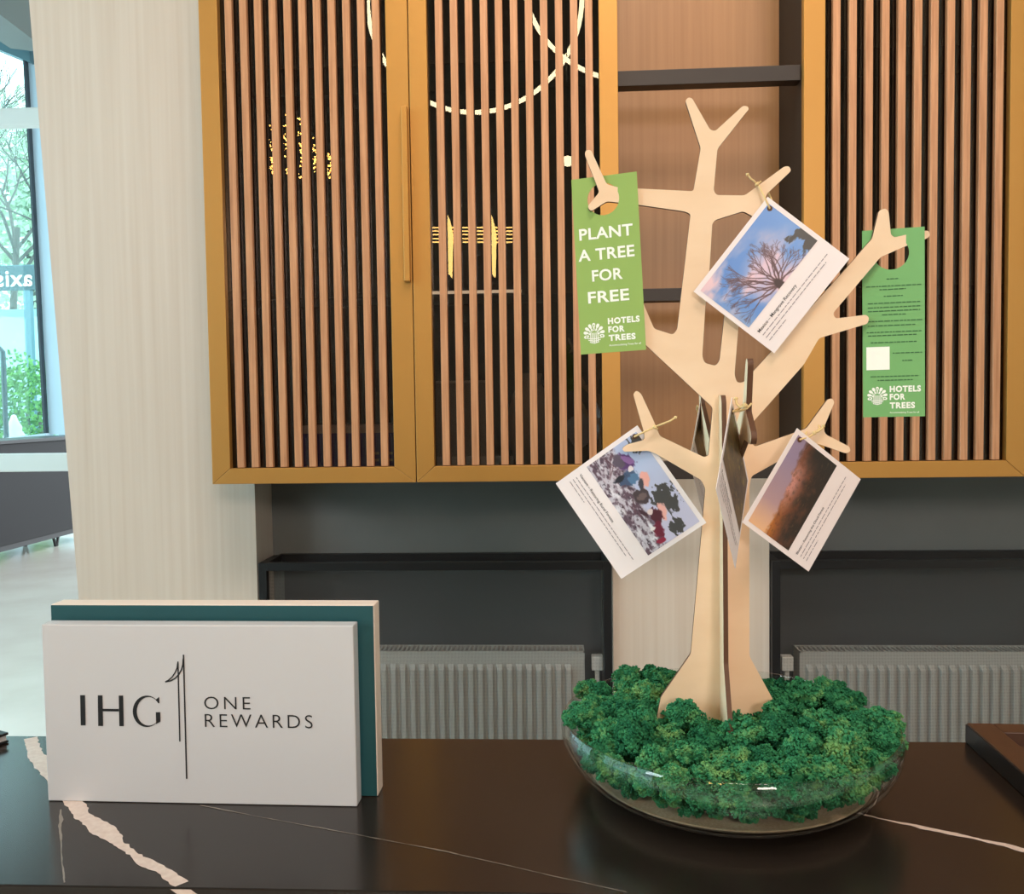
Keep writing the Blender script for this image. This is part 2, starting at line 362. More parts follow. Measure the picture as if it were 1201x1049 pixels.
st = root('garden_ornament', (at(17, 505, Y=15)[0], 15, 0), 'small white lump of an ornament in front of the hedge', 'ornament')
p = at(17, 512, Y=15); hz = p[2]
boxm(p[0]-0.14, p[0]+0.14, 14.86, 15.14, 0, hz-0.1).build('pedestal', Mp, st)
m = MB(); m.lathe([(0.001, hz-0.1), (0.17, hz-0.1), (0.18, hz), (0.12, hz+0.1), (0.13, hz+0.16), (0.07, hz+0.27), (0.04, hz+0.36), (0.001, hz+0.38)], 16, (p[0], 15, 0)); m.build('figure', M_white, st, smooth=True)
lp = root('street_post', (at(3, 500, Y=14)[0], 14, 0), 'thin dark post standing outside left of the ornament', 'post')
p = at(3, 405, Y=14); MB().tube([(p[0], 14, 0), (p[0], 14, p[2]-0.1), (p[0]-0.1, 14, p[2]), (p[0]-0.3, 14, p[2])], 0.04, 8).build('pole', mat('dark_post', (58, 70, 74), 0.5), lp)
MB().lathe([(0.001, 0), (0.1, 0), (0.1, 0.03), (0.04, 0.08)], 12, (p[0], 14, 0)).build('base', M_black, lp)

lt = root('leafy_tree', (-20.5, 34, 0), 'pale hazy leafy tree far behind the shop building', 'tree')
MB().tube([(-20.5, 34, 0), (-20.4, 34, 4), (-20.6, 34, 9)], [.25, .2, .1], 8).build('trunk', M_bark, lt)
m = MB()
for i in range(5200):
    v = Vector((rnd.gauss(0, 1), rnd.gauss(0, 1), rnd.gauss(0, 1))).normalized(); c = Vector((-20.5, 34, 9.6))+Vector((v.x*3.2, v.y*2.5, v.z*4.6))*rnd.random()**.45
    u = Vector((rnd.gauss(0, 1), rnd.gauss(0, 1), rnd.gauss(0, 1))).normalized()*.16; q = u.orthogonal().normalized()*.1; m.add([c-u, c+q, c+u, c-q], [(0, 1, 2, 3)])
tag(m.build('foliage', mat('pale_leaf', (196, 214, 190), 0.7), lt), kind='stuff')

# ================================================================== wall cabinets
FY = 2.75; CZ0 = 1.365; CZ1 = 3.35
def cabinet(label, xa, xb, doors, group):
    t = root('wall_cabinet', ((xa+xb)/2, 2.9, CZ0), label, 'cabinet', group)
    T = 0.018; m = MB()
    m.box(xa, xa+T, FY+0.03, 3.068, CZ0, CZ1); m.box(xb-T, xb, FY+0.03, 3.068, CZ0, CZ1)
    m.box(xa, xb, FY+0.03, 3.068, CZ0, CZ0+T); m.box(xa, xb, FY+0.03, 3.068, CZ1-T, CZ1); m.box(xa+T, xb-T, 3.05, 3.068, CZ0+T, CZ1-T)
    m.build('body', M_cabin, t)
    for z in (1.945, 2.66): boxm(xa+T, xb-T, FY+0.06, 3.05, z, z+0.025).build('inner_shelf', M_dark, t)
    for (x0, x1, s0, s1, slats, handle) in doors:     # outer edges, inner edges, slat centres
        rz = 0.049; zt = CZ1-rz; zb = CZ0+rz; g = 0.0006; m = MB()
        def member(p): m.prism(p, FY, FY+0.026, (0, 2, 1))
        member([(x0, CZ0), (s0, zb+g), (s0, zt-g), (x0, CZ1)]); member([(x1, CZ1), (s1, zt-g), (s1, zb+g), (x1, CZ0)])
        member([(x0+g, CZ0), (x1-g, CZ0), (s1-g, zb), (s0+g, zb)]); member([(x0+g, CZ1), (s0+g, zt), (s1-g, zt), (x1-g, CZ1)])
        d = m.build('door', M_brass, t, bevel=0.0012)
        boxm(s0-0.004, s1+0.004, FY+0.0275, FY+0.0305, zb-0.01, zt+0.01).build('glass_panel', M_cabglass, d)
        first = None; base = OFF[d.name]
        for k, sx in enumerate(slats):
            if first is None:
                mm = MB(); hw = 0.0112; mm.box(-hw, hw, 0, 0.018, zb-CZ0+0.002, zt-CZ0-0.002)
                first = mm.build('slat', M_slat, d, local=True, bevel=0.0012); first.location = Vector((sx, FY+0.004, CZ0))-base
            else:
                o = inst(first, 'slat', d, Vector((sx, FY+0.004, CZ0))-base); o.modifiers.new('bevel', 'BEVEL').width = 0.0012
        if handle is not None:
            boxm(handle, handle+0.018, FY-0.026, FY-0.003, 1.982, 2.508).build('handle', M_brass, d, bevel=0.002)
    return t
X = lambda x: at(x, 300, Y=FY)[0]
Lsl = [X(v) for v in (274.9, 291.9, 309, 326.1, 343.2, 360.3, 377.4, 394.4, 411.5, 428.6, 445.7)]
Rsl = [X(v) for v in (518.9, 536.3, 553.7, 571.2, 588.6, 606.1, 623.5, 641, 658.4, 675.9, 693.3)]
xL, xm = at(240, 300, Y=FY)[0], (X(478)+X(488))/2+0.001
xR = 0.1805
xL = -1.0985
cabinet('left wall cabinet with two brass framed slatted doors and a central handle', xL, xR,
        [(xL, xm-0.0015, X(262.7), X(457.5), Lsl, xm-0.022), (xm+0.0015, xR, X(505), X(704.8), Rsl, None)], 'brass framed wall cabinets')
X3 = 0.7295; x4 = at(1205, 300, Y=FY)[0]
Csl = [X(981.2+19.0*k) for k in range(11)]
w3 = x4-X3
cabinet('right wall cabinet with brass framed slatted door behind the small tree', X3, X3+2*w3+0.003,
        [(X3, x4, X(967.6), X(1183), Csl, None), (x4+0.003, X3+2*w3+0.003, x4+0.003+(x4-X(1183)), X3+2*w3+0.003-0.06, [c+w3 for c in Csl], x4+0.006)], 'brass framed wall cabinets')
# cross bars between the two cabinets
for (yt, yb, lab) in ((79.5, 97.5, 'topmost dark steel cross bar between the two wall cabinets'), (337, 352, 'middle dark steel cross bar between the wall cabinets, behind the green tag'), (541, 562, 'lowest dark steel cross bar level with the cabinet bottoms')):
    zt, zb = at(835, yt, Y=2.78)[2], at(835, yb, Y=2.78)[2]
    tag(boxm(xR+0.001, X3-0.001, 2.78, 2.83, zb, zt).build('cross_bar', M_dark, loc=(0.45, 2.8, zb), bevel=0.001), lab, 'bar', 'dark cross bars between the cabinets')
# things inside the left cabinet
gz = CZ0+0.018
p0, p1 = at(356, 540, Y=2.86), at(470, 498, Y=2.86)
bx = root('blue_file_box', ((p0[0]+p1[0])/2, 2.95, gz), 'dark blue box with silver top band inside the left cabinet', 'box')
bm = MB(); bm.box(p0[0], p1[0], 2.86, 3.02, gz, p1[2]-0.026); bm.build('body', mat('navy_board', (56, 72, 190), 0.4), bx)
boxm(p0[0]-0.001, p1[0]+0.001, 2.859, 3.021, p1[2]-0.026, p1[2]).build('lid', mat('silver_band', (224, 226, 232), 0.35), bx)
mm = MB()
for k in range(3):
    for c in range(2):
        xx = at(437+16*c, 520, Y=2.86)[0]; zz = gz+0.02+0.022*k; mm.box(xx, xx+0.02, 2.8585, 2.86, zz, zz+0.008)
tag(mm.build('printed_label', M_rail, bx), kind='stuff')
p0, p1 = at(512, 497, Y=2.92), at(576, 446, Y=2.92)
gb = root('grey_file_box', ((p0[0]+p1[0])/2, 2.97, gz), 'grey open box standing behind the slats of the middle door', 'box')
boxm(p0[0], p1[0], 2.92, 3.03, gz, p1[2]).build('body', mat('grey_card', (160, 162, 160), 0.6), gb)
boxm(p0[0], p1[0], 2.9185, 2.92, p1[2]-0.008, p1[2]).build('rim', M_rail, gb)
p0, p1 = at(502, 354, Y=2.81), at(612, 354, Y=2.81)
ls = root('shelf_glint', (p0[0], 2.805, 1.945), 'thin glowing strip standing in for reflections along the inner shelf of the middle door', 'reflection strip')  # emissive strip stands in for a row of reflected lights, no fitting here
boxm(p0[0], p1[0], 2.8045, 2.8095, 1.951, 1.960).build('strip', emit('glint_glow', (255, 244, 220), 1.6), ls); boxm(p0[0]-0.004, p1[0]+0.004, 2.8045, 2.8095, 1.9605, 1.964).build('strip_edge', M_black, ls)
p0 = at(622, 500, Y=2.93)
vs = root('pale_vase', (p0[0], 2.95, gz), 'pale round vase half hidden behind slats of the middle door', 'vase')
MB().lathe([(0.001, gz), (0.04, gz), (0.072, gz+0.09), (0.078, gz+0.17), (0.06, gz+0.25), (0.034, gz+0.29), (0.04, gz+0.32), (0.032, gz+0.32), (0.026, gz+0.28)], 28, (p0[0], 2.95, 0)).build('body', mat('grey_ceramic', (186, 178, 168), 0.3), vs, smooth=True)

# ================================================================== radiators behind black mesh covers
def radiator(label, x0, x1, valve):
    zt, zb = 0.737, 0.13; yf, yb = 3.10, 3.185
    t = root('radiator', ((x0+x1)/2, 3.15, zb), label, 'radiator', 'ribbed radiators behind the mesh covers')
    m = MB(); n = int((x1-x0-0.05)/0.0343); xs = [x0]; ys = [0]; 
    pts = [(x0+0.004, yf)]
    for k in range(n):
        a = x0+0.02+k*0.0343
        pts += [(a, yf), (a+0.006, yf-0.015), (a+0.0215, yf-0.015), (a+0.0275, yf)]
    pts.append((x1-0.004, yf)); rows = [(zt-0.005, 0), (zt-0.045, 0), (zt-0.065, 1), (zb+0.06, 1), (zb+0.04, 0), (zb, 0)]
    v = [(x, yf+(y-yf)*s, z) for z, s in rows for x, y in pts]; k = len(pts)
    m.add(v, [(r*k+i, (r+1)*k+i, (r+1)*k+i+1, r*k+i+1) for r in range(len(rows)-1) for i in range(k-1)])
    m.box(x0+0.004, x1-0.004, yb-0.012, yb, zb, zt-0.005)
    m.build('ribbed_panel', M_rad, t)
    m = MB(); m.box(x0, x1, yf-0.002, yf+0.008, zt-0.006, zt); m.box(x0, x1, yb-0.01, yb, zt-0.006, zt)
    for i in range(int((x1-x0)/0.016)): xx = x0+i*0.016; m.box(xx, xx+0.007, yf+0.008, yb-0.01, zt-0.005, zt-0.001)
    m.build('top_grille', M_rad, t)
    for xx in (x0, x1-0.004): boxm(xx, xx+0.004, yf-0.002, yb, zb+0.01, zt).build('end_cap', M_rad, t)
    m = boxm(valve-0.02, valve+0.02, 3.12, 3.16, zt-0.075, zt-0.025); m.box(valve-0.008, valve+0.008, 3.13, 3.15, 0.0, zt-0.03); m.build('valve', M_rail, t, bevel=0.003)
    for s in (0.15, 0.85): xx = x0+(x1-x0)*s; boxm(xx-0.02, xx+0.02, yb, 3.249, 0.2, 0.24).build('bracket', M_rad, t)
def cover(label, x0, x1):
    t = root('radiator_cover', ((x0+x1)/2, 3.1, 0), label, 'radiator cover', 'black mesh radiator covers')
    zt = 1.062; b = 0.028; yf = 3.045; m = MB()
    m.box(x0, x0+b, yf, yf+b, 0, zt); m.box(x1-b, x1, yf, yf+b, 0, zt); m.box(x0+b, x1-b, yf, yf+b, zt-b, zt); m.box(x0+b, x1-b, yf, yf+b, 0.02, 0.02+b)
    m.build('front_frame', M_black, t, bevel=0.001)
    m = MB(); m.box(x0+0.02, x1-0.02, 3.215, 3.24, zt-0.03, zt+0.002); m.box(x0, x0+b, yf+b, 3.215, zt-b, zt); m.box(x1-b, x1, yf+b, 3.215, zt-b, zt); m.build('top_frame', M_black, t)
    boxm(x0+b, x1-b, yf+b-0.004, yf+b-0.003, 0.02+b, zt-b).build('mesh_panel', M_mesh, t)
    boxm(x0+b, x1-b, 3.243, 3.249, 0.06, zt-0.03).build('back_lining', mat('charcoal_lining', (78, 79, 80), 0.6), t)
cover('black mesh radiator cover in the left niche behind the white sign', -1.062, 0.164)
cover('black mesh radiator cover in the right niche behind the moss bowl', 0.704, 2.1)
radiator('grey ribbed radiator behind the left mesh cover', -0.98, 0.07, 0.115)
radiator('grey ribbed radiator behind the right mesh cover', 0.81, 1.98, 0.775)

# ================================================================== counter
cn = root('counter', (0, 1.1, 0), 'dark marble counter top with jagged white veins across it', 'counter')
m = boxm(-1.8, 1.8, 0.894, 1.318, 1.06, 1.1); m.build('top_slab', M_counter, cn, bevel=0.0015)
m = boxm(-1.8, 1.8, 0.897, 0.92, 0.0, 1.06); m.build('front_panel', M_counter, cn)
boxm(-1.8, 1.8, 0.92, 1.29, 0.0, 1.06).build('carcass', M_dark, cn)
def vein(path, mtl, name, jag, front=None):
    """path: pixel x, y, half width (m) on the top of the slab"""
    P = []; 
    for (x, y, hw) in path: p = at(x, y, Z=1.1); P.append((p[0], p[1], hw))
    pts = []
    for a, b in zip(P, P[1:]):
        n = max(2, int(math.hypot(b[0]-a[0], b[1]-a[1])/0.005))
        for i in range(n): t = i/n; pts.append(tuple(a[j]+(b[j]-a[j])*t for j in range(3)))
    pts.append(P[-1]); v = []; f = []; ol = orr = 0
    for i, p in enumerate(pts):
        q0, q1 = pts[max(i-1, 0)], pts[min(i+1, len(pts)-1)]; d = Vector((q1[0]-q0[0], q1[1]-q0[1])).normalized(); nrm = Vector((-d.y, d.x))
        ol = ol*0.86+rnd.gauss(0, 1)*jag; orr = orr*0.86+rnd.gauss(0, 1)*jag
        hl, hr = max(0.0002, p[2]*(1+ol)), max(0.0002, p[2]*(1+orr)); yy0, yy1 = p[1]+nrm.y*hl, p[1]-nrm.y*hr
        v += [(p[0]+nrm.x*hl, min(max(yy0, 0.8955), 1.3165), 1.1004), (p[0]-nrm.x*hr, min(max(yy1, 0.8955), 1.3165), 1.1004)]
    f = [(2*i, 2*i+1, 2*i+3, 2*i+2) for i in range(len(pts)-1)]
    m = MB(); m.add(v, f)
    if front:
        x0, x1, dx = front; m.add([(x0, 0.8935, 1.0985), (x1, 0.8935, 1.0985), (x1+dx, 0.8935, 1.062), (x0+dx, 0.8935, 1.062)], [(3, 2, 1, 0)])
    m.build(name, mtl, cn)
e_ = at(216, 1038, Z=1.1)[0]
vein([(36, 866, .009), (43, 890, .010), (60, 915, .007), (80, 938, .007), (95, 953, .0105), (118, 972, .0095), (140, 990, .0095), (170, 1010, .0075), (195, 1024, .0075), (214, 1037.5, .0085)], M_vein, 'wide_vein', 0.12, (e_-0.012, e_+0.010, 0.05))
vein([(990, 950, .003), (1030, 960, .0033), (1080, 970, .0036), (1140, 983, .004), (1210, 1000, .004)], M_vein, 'narrow_vein', 0.2)
vein([(235, 945, .0006), (300, 958, .0007), (400, 976, .0007), (520, 999, .0007), (640, 1026, .0006), (735, 1047, .0005)], M_vein2, 'hairline_vein', 0.4)
vein([(71, 950, .0005), (70, 963, .0016), (69, 972, .0014), (71, 985, .0006), (72, 1010, .0006), (75, 1036, .0006)], M_vein2, 'hairline_vein', 0.5)

# ================================================================== white sign
sm = Matrix.Translation((-0.466, 1.0895, 1.1)) @ Matrix.Rotation(R(-1.05), 4, 'Z')
sn = root('desk_sign', None, 'white block sign with black lettering on a teal backed board', 'sign', mtx=sm)
smi = sm.inverted()
sn_n = np.array([math.sin(R(-1.05)), -math.cos(R(-1.05)), 0])
def SP(x, y, dy=0.0):      # pixel -> sign-local (x, z) on the plane dy behind the front face
    p = onplane(x, y, (-0.466, 1.0895+dy, 1.1), sn_n); q = smi @ Vector(p); return (q.x, q.z)
fx0, fx1, fz1 = SP(52.5, 840)[0], SP(416.5, 840)[0], (SP(60, 735)[1]+SP(400, 732)[1])/2
boxm(fx0, fx1, 0, 0.023, 0.0005, fz1).build('front_block', M_white, sn, local=True, bevel=0.0012)
bx0, bx1, bz1 = SP(63, 800, .031)[0], SP(440.5, 800, .031)[0], SP(250, 709.5, .031)[1]
boxm(bx0, bx1, 0.031, 0.060, 0.0005, bz1).build('back_board', M_core, sn, local=True, bevel=0.0012)
boxm(bx0+0.001, bx1-0.001, 0.0295, 0.0312, 0.0015, bz1-0.001).build('teal_face', M_teal, sn, local=True)
m = MB()
for x in (-0.12, 0.12):
    for z in (0.06, 0.17): m.box(x-0.012, x+0.012, 0.0225, 0.0297, z-0.012, z+0.012)
m.build('spacer', M_black, sn, local=True)
ink = MB()
def LP(x, y): return SP(80+x/4.003, 750+y/4.003)     # coordinates of the zoomed logo
def ipoly(pts): q = [LP(*p) for p in pts]; ink.add([(a, -0.0006, b) for a, b in q], [tuple(range(len(q)))])
ipoly([(57, 262), (80, 262), (83, 404), (60, 404)])
ipoly([(140, 263), (162, 263), (165, 407), (142, 407)]); ipoly([(238, 264), (259, 264), (262, 408), (241, 408)]); ipoly([(162, 326), (239, 327), (239, 339), (163, 338)])
n = 30; G0, G1 = R(38), R(322)
for i in range(n):
    qs = []
    for (t, o) in ((i/n, 0), ((i+1)/n, 0), ((i+1)/n, 1), (i/n, 1)):
        a = G0+(G1-G0)*t; cx_, rx, ry = ((370, 66, 74), (379, 56, 67))[o]; qs.append((cx_+rx*math.cos(a), 338-ry*math.sin(a)))
    ipoly(qs)
ipoly([(412, 342), (433, 342), (434, 386), (414, 398)])
ipoly([(411, 284), (428, 270), (429, 300), (424, 300)])
def stroke(pts, wd):
    for a, b in zip(pts, pts[1:]):
        d = Vector((b[0]-a[0], b[1]-a[1])); nn = Vector((-d.y, d.x)).normalized()*wd/2
        ipoly([(a[0]+nn.x, a[1]+nn.y), (b[0]+nn.x, b[1]+nn.y), (b[0]-nn.x, b[1]-nn.y), (a[0]-nn.x, a[1]-nn.y)])
stroke([(542, 72), (557, 655)], 7); stroke([(516, 104), (525, 480)], 6.5)
stroke([(541, 90), (539, 120), (533, 142), (520, 165), (503, 183), (482, 195), (456, 200)], 6.5)
stroke([(515, 112), (512, 135), (503, 156), (488, 178), (470, 193), (456, 200)], 6)
ink.build('emblem_and_initials', M_ink, sn, local=True)
ink2 = MB()
for txt, x0, x1, y0, y1 in (('ONE', 640, 855, 271, 328), ('REWARDS', 643, 1147, 356, 412)):
    a, b = LP(x0, y1), LP(x1, y0); tm = text_mb(txt, b[0]-a[0], 0, 0, 0, off=-0.008, spacing=1.28, height=b[1]-a[1])
    ink2.add([((a[0]+b[0])/2+v[0], -0.0006, (a[1]+b[1])/2+v[1]) for v in tm.v], tm.f)
ink2.build('lettering', M_ink, sn, local=True)

# ================================================================== glass bowl, sand, moss
BC = (0.2095, 1.162, 1.1); BR = 0.2145
prof = [(0.001, 0.0005), (0.12, 0.0005), (0.145, 0.003), (0.168, 0.011), (0.188, 0.024), (0.203, 0.042), (0.2125, 0.062), (BR, 0.078), (0.2115, 0.091), (0.2100, 0.0925), (0.2082, 0.091),
        (BR-0.0035, 0.078), (0.209, 0.062), (0.1995, 0.044), (0.185, 0.0275), (0.166, 0.0145), (0.144, 0.0065), (0.12, 0.004), (0.001, 0.004)]
tag(MB().lathe(prof, 96, (0, 0, 0)).build('glass_bowl', M_glass, smooth=True), 'wide shallow clear glass bowl of moss on the dark counter', 'bowl').location = BC
m = MB(); sp = [(0.001, 0.0046), (0.12, 0.0046), (0.143, 0.0072), (0.164, 0.0142), (0.174, 0.0205), (0.178, 0.0236)]
top = [(r, 0.0222+0.0012*math.sin(r*90)) for r in (0.172, 0.160, 0.13, 0.09, 0.05, 0.001)]
m.lathe(sp+top, 64); o = m.build('sand_layer', M_sand, smooth=True); o.location = BC
tag(o, 'thin beige sand layer on the bottom of the glass bowl', 'sand', kind='stuff')
ico = []
def icosa():
    t = (1+5**.5)/2; v = np.array([(-1,t,0),(1,t,0),(-1,-t,0),(1,-t,0),(0,-1,t),(0,1,t),(0,-1,-t),(0,1,-t),(t,0,-1),(t,0,1),(-t,0,-1),(-t,0,1)], float); v /= np.linalg.norm(v[0])
    f = [(0,11,5),(0,5,1),(0,1,7),(0,7,10),(0,10,11),(1,5,9),(5,11,4),(11,10,2),(10,7,6),(7,1,8),(3,9,4),(3,4,2),(3,2,6),(3,6,8),(3,8,9),(4,9,5),(2,4,11),(6,2,10),(8,6,7),(9,8,1)]
    return v, f
IV, IF = icosa(); IF = np.array(IF)
def clump_mesh(seed):
    g = np.random.default_rng(seed); V = []; Fc = []; b = 0
    def blob(c, r):
        nonlocal b
        q, _ = np.linalg.qr(g.normal(size=(3, 3))); s = r*(1+0.35*g.normal(size=(12, 1)).clip(-1.2, 1.2)); V.append(IV*s@q+c); Fc.append(IF+b); b += 12
    lobes = g.normal(size=(26, 3)); lobes /= np.linalg.norm(lobes, axis=1)[:, None]; lobes *= g.uniform(0.45, 0.72, (26, 1)); lobes[:, 2] *= 0.85
    blob(np.zeros(3), 0.55)
    for L in lobes:
        blob(L, 0.22)
        rr = g.uniform(0.24, 0.36)
        for k in range(40):
            d = g.normal(size=3); d /= np.linalg.norm(d); d = d+L*0.9; d /= np.linalg.norm(d)
            blob(L+d*rr*g.uniform(0.75, 1.12), g.uniform(0.045, 0.085))
    me = bpy.data.meshes.new('moss_clump'); me.from_pydata(np.concatenate(V).tolist(), [], np.concatenate(Fc).tolist()); me.materials.append(M_moss); me.update(); return me
CL = [clump_mesh(s) for s in range(5)]
ms = root('reindeer_moss', (BC[0], BC[1], 1.12), 'mound of crinkled green reindeer moss filling the glass bowl', 'moss')
def clump(x, y, z, s):
    o = bpy.data.objects.new('moss_clump', rnd.choice(CL)); C.objects.link(o); o.parent = ms
    o.location = (x-BC[0], y-BC[1], z-1.12); o.scale = (s*rnd.uniform(.9, 1.12), s*rnd.uniform(.9, 1.12), s*rnd.uniform(.8, 1.0)); o.rotation_euler = (rnd.uniform(-.4, .4), rnd.uniform(-.4, .4), rnd.uniform(0, 6.28))
sp_ = 0.0435
for i in range(-7, 8):
    for j in range(-7, 8):
        x = (i+(j % 2)*0.5)*sp_+rnd.uniform(-.006, .006); y = j*sp_*0.866+rnd.uniform(-.006, .006); r = math.hypot(x, y)
        if r > 0.194: continue
        h = 1.203 - 0.02*(r/0.2)**3 + rnd.uniform(-.012, .013) + 0.008*(y > 0.02)
        if abs(x+0.006) < 0.05 and -0.05 < y < 0.03: h -= 0.016
        clump(BC[0]+x, BC[1]+y, h-0.013, rnd.uniform(.024, .031) if r < .17 else rnd.uniform(.022, .026))
        if r < .165: clump(BC[0]+x+sp_*.5, BC[1]+y+.012, 1.168, .030)
for k in range(30):
    a = 2*math.pi*k/30+rnd.uniform(-.05, .05); rr = 0.178; clump(BC[0]+rr*math.cos(a), BC[1]+rr*math.sin(a), 1.158+rnd.uniform(-.004, .004), rnd.uniform(.019, .0225))
for k in range(28):
    a = 2*math.pi*k/28+rnd.uniform(-.05, .05); rr = 0.163; clump(BC[0]+rr*math.cos(a), BC[1]+rr*math.sin(a), 1.1385+rnd.uniform(-.002, .002), rnd.uniform(.0145, .0175))
for (px_, py_, s) in ((1040, 868, .026), (1030, 850, .026), (1048, 848, .018), (680, 840, .021), (690, 812, .024), (985, 812, .022), (770, 792, .026), (735, 798, .026)):
    Yc = 1.14 if py_ > 835 else 1.30
    q = at(px_, py_, Y=Yc); clump(q[0], q[1], q[2], s)

# ================================================================== plywood tree
TH = 2.0; TA = (0.2037, 1.16)
tn = np.array([-math.sin(R(TH)), -math.cos(R(TH)), 0.0]); tm_ = Matrix.Translation((TA[0], TA[1], 1.17)) @ Matrix.Rotation(-R(TH), 4, 'Z')
tr = root('plywood_tree', None, 'flat pack birch plywood tree of two slotted panels standing in the moss', 'tree stand', mtx=tm_)
tmi = tm_.inverted()
OUT = [(768,852),(775,817),(809.9,766.5),(827,573),(822,563),(768.7,532),(760,528.7),(731.8,530),(729.5,526),(735,521.5),(755.6,516),(755.6,509),(742.5,462.6),(746,458),(751.5,461.5),(767.5,496),(773.5,511.5),(826,536.5),(830.7,534),(835.5,478),(754,402),(742,391),(737,372),(740,352),(751,348),(767,386),(789,393),(794,387),(809.7,251.5),(802.6,248.6),(746.5,240.5),(711.6,236.8),(693,248.8),(688.8,243),(703,226),(685.8,182),(687,177),(693,176.5),(711.6,217),(727,221),(745.8,221.7),(813,225),(821.5,174.6),(803.5,118.9),(807,115),(811.5,116.3),(832.6,153.2),(838.6,154.6),(871,124.9),(876.4,125.7),(877.8,129),(841,175.5),(836.6,224.4),(840,229.5),(873,229.9),(919.3,196),(925,195.7),(927.5,201),(898,229),(896,238),(910,262),(903,271),(880,253),(871,248.4),(838.6,258.7),(835,263),(832,313),(827,359),(823.3,418),(826,426),(839,429.5),(843.5,423.4),(849,374),(858,292),(866,284),(874,300),(865.5,385),(861,440),(864,449),(871,449),(881,438),(903,414),(1000,306),(1013.4,290),(1022,280.7),(1030,247.5),(1037.4,245),(1041.4,248.7),(1044,276),(1048,279),(1081.4,271.4),(1088,271),(1090,276.7),(1086,280.5),(1062.7,288.7),(1032,302),(976,368),(979,374),(1015,369.6),(1018.5,373),(1017,380),(960,397),(942,428),(902,473.4),(883.5,494),(881,519),(884.5,524),(926,509.5),(945,502.8),(970,468.5),(975.5,467.5),(978,472),(965,502.8),(967.5,509.5),(995.6,524),(997,529.5),(991.6,532),(957,520),(950,523),(926,533.5),(881,558.5),(878.5,569),(878.5,769),(911,829),(918,852)]
loc2 = []
for x, y in OUT:
    q = tmi @ Vector(onplane(x, y, (TA[0], TA[1], 1.5), tn)); loc2.append((q.x, q.z))
m = MB(); m.prism(fillet(loc2, 0.0035, 3), -0.003, 0.003, (0, 2, 1), 0, 1); m.build('main_panel', [M_ply, M_burnt], tr, local=True)
half = [(.078, 1.165), (.072, 1.208), (.0375, 1.272), (.033, 1.46), (.052, 1.490), (.195, 1.560), (.232, 1.556), (.238, 1.562), (.236, 1.569), (.206, 1.590), (.218, 1.640), (.213, 1.646), (.206, 1.643), (.186, 1.598), (.055, 1.530), (.030, 1.540), (.027, 1.600), (.020, 1.609)]
full = half + [(-d, z) for d, z in reversed(half)]
m = MB(); m.prism(fillet([(-d, z-1.17) for d, z in full], 0.004, 3), -0.003, 0.003, (1, 2, 0), 0, 1)
m.build('cross_panel', [M_ply, M_burnt], tr, local=True)

# ------------------------------------------------------------------ printed photographs (flat prints painted on a fine grid)
def print_grid(name, img, x0, x1, y0, y1, z, parent):
    H, Wd = img.shape[:2]; xs = np.linspace(x0, x1, Wd+1); ys = np.linspace(y0, y1, H+1)
    gx, gy = np.meshgrid(xs, ys); v = np.stack([gx.ravel(), gy.ravel(), np.full(gx.size, z)], 1)
    i, j = np.meshgrid(np.arange(Wd), np.arange(H)); a = (j*(Wd+1)+i).ravel(); f = np.stack([a, a+1, a+Wd+2, a+Wd+1], 1)
    me = bpy.data.meshes.new(name); me.from_pydata(v.tolist(), [], f.tolist()); me.materials.append(M_print)
    at_ = me.color_attributes.new('print', 'FLOAT_COLOR', 'CORNER'); c = img.reshape(-1, 3)/255.0
    c = np.where(c <= 0.04045, c/12.92, ((c+0.055)/1.055)**2.4); c = np.concatenate([c, np.ones((len(c), 1))], 1)
    at_.data.foreach_set('color', np.repeat(c, 4, 0).ravel().astype(np.float32)); me.update()
    o = bpy.data.objects.new(name, me); C.objects.link(o); o.parent = parent; return o
def vnoise(H, Wd, cells, seed, octs=4):
    g = np.random.default_rng(seed); out = np.zeros((H, Wd)); amp = 1; tot = 0
    for k in range(octs):
        n = cells*2**k; a = g.random((n+2, n+2)); yy = np.linspace(0, n, H); xx = np.linspace(0, n, Wd); y0 = yy.astype(int); x0 = xx.astype(int); fy = (yy-y0)[:, None]; fx = (xx-x0)[None]
        out += amp*((a[y0][:, x0]*(1-fx)+a[y0][:, x0+1]*fx)*(1-fy)+(a[y0+1][:, x0]*(1-fx)+a[y0+1][:, x0+1]*fx)*fy); tot += amp; amp *= .55
    return out/tot
def mix(a, b, t): return a+(np.array(b, float)-a)*np.clip(t, 0, 1)[..., None]
PW, PH = 180, 92          # row 0 is the bottom of the print
GX, GY = np.meshgrid((np.arange(PW)+.5)/PW, (np.arange(PH)+.5)/PH)
def base(c): return np.ones((PH, PW, 3))*np.array(c, float)
def line(img, a, b, wd, col, op=1.0):
    ax, ay = a; bx, by = b; px_, py_ = GX*PW, GY*PH; d = np.array([bx-ax, by-ay]); L = max(d@d, 1e-6)
    t = np.clip(((px_-ax)*d[0]+(py_-ay)*d[1])/L, 0, 1); dist = np.hypot(px_-ax-t*d[0], py_-ay-t*d[1])
    return mix(img, col, op*np.clip(wd/2-dist+0.5, 0, 1))
def ell(img, cx, cy, rx, ry, col, rot=0, soft=0.15, ns=None):
    dx, dy = (GX-cx)*PW/PH, GY-cy; c, s = math.cos(rot), math.sin(rot); u = (dx*c+dy*s)/rx; v = (-dx*s+dy*c)/ry
    d = np.hypot(u, v)+(0 if ns is None else ns); return mix(img, col, np.clip((1-d)/soft, 0, 1))
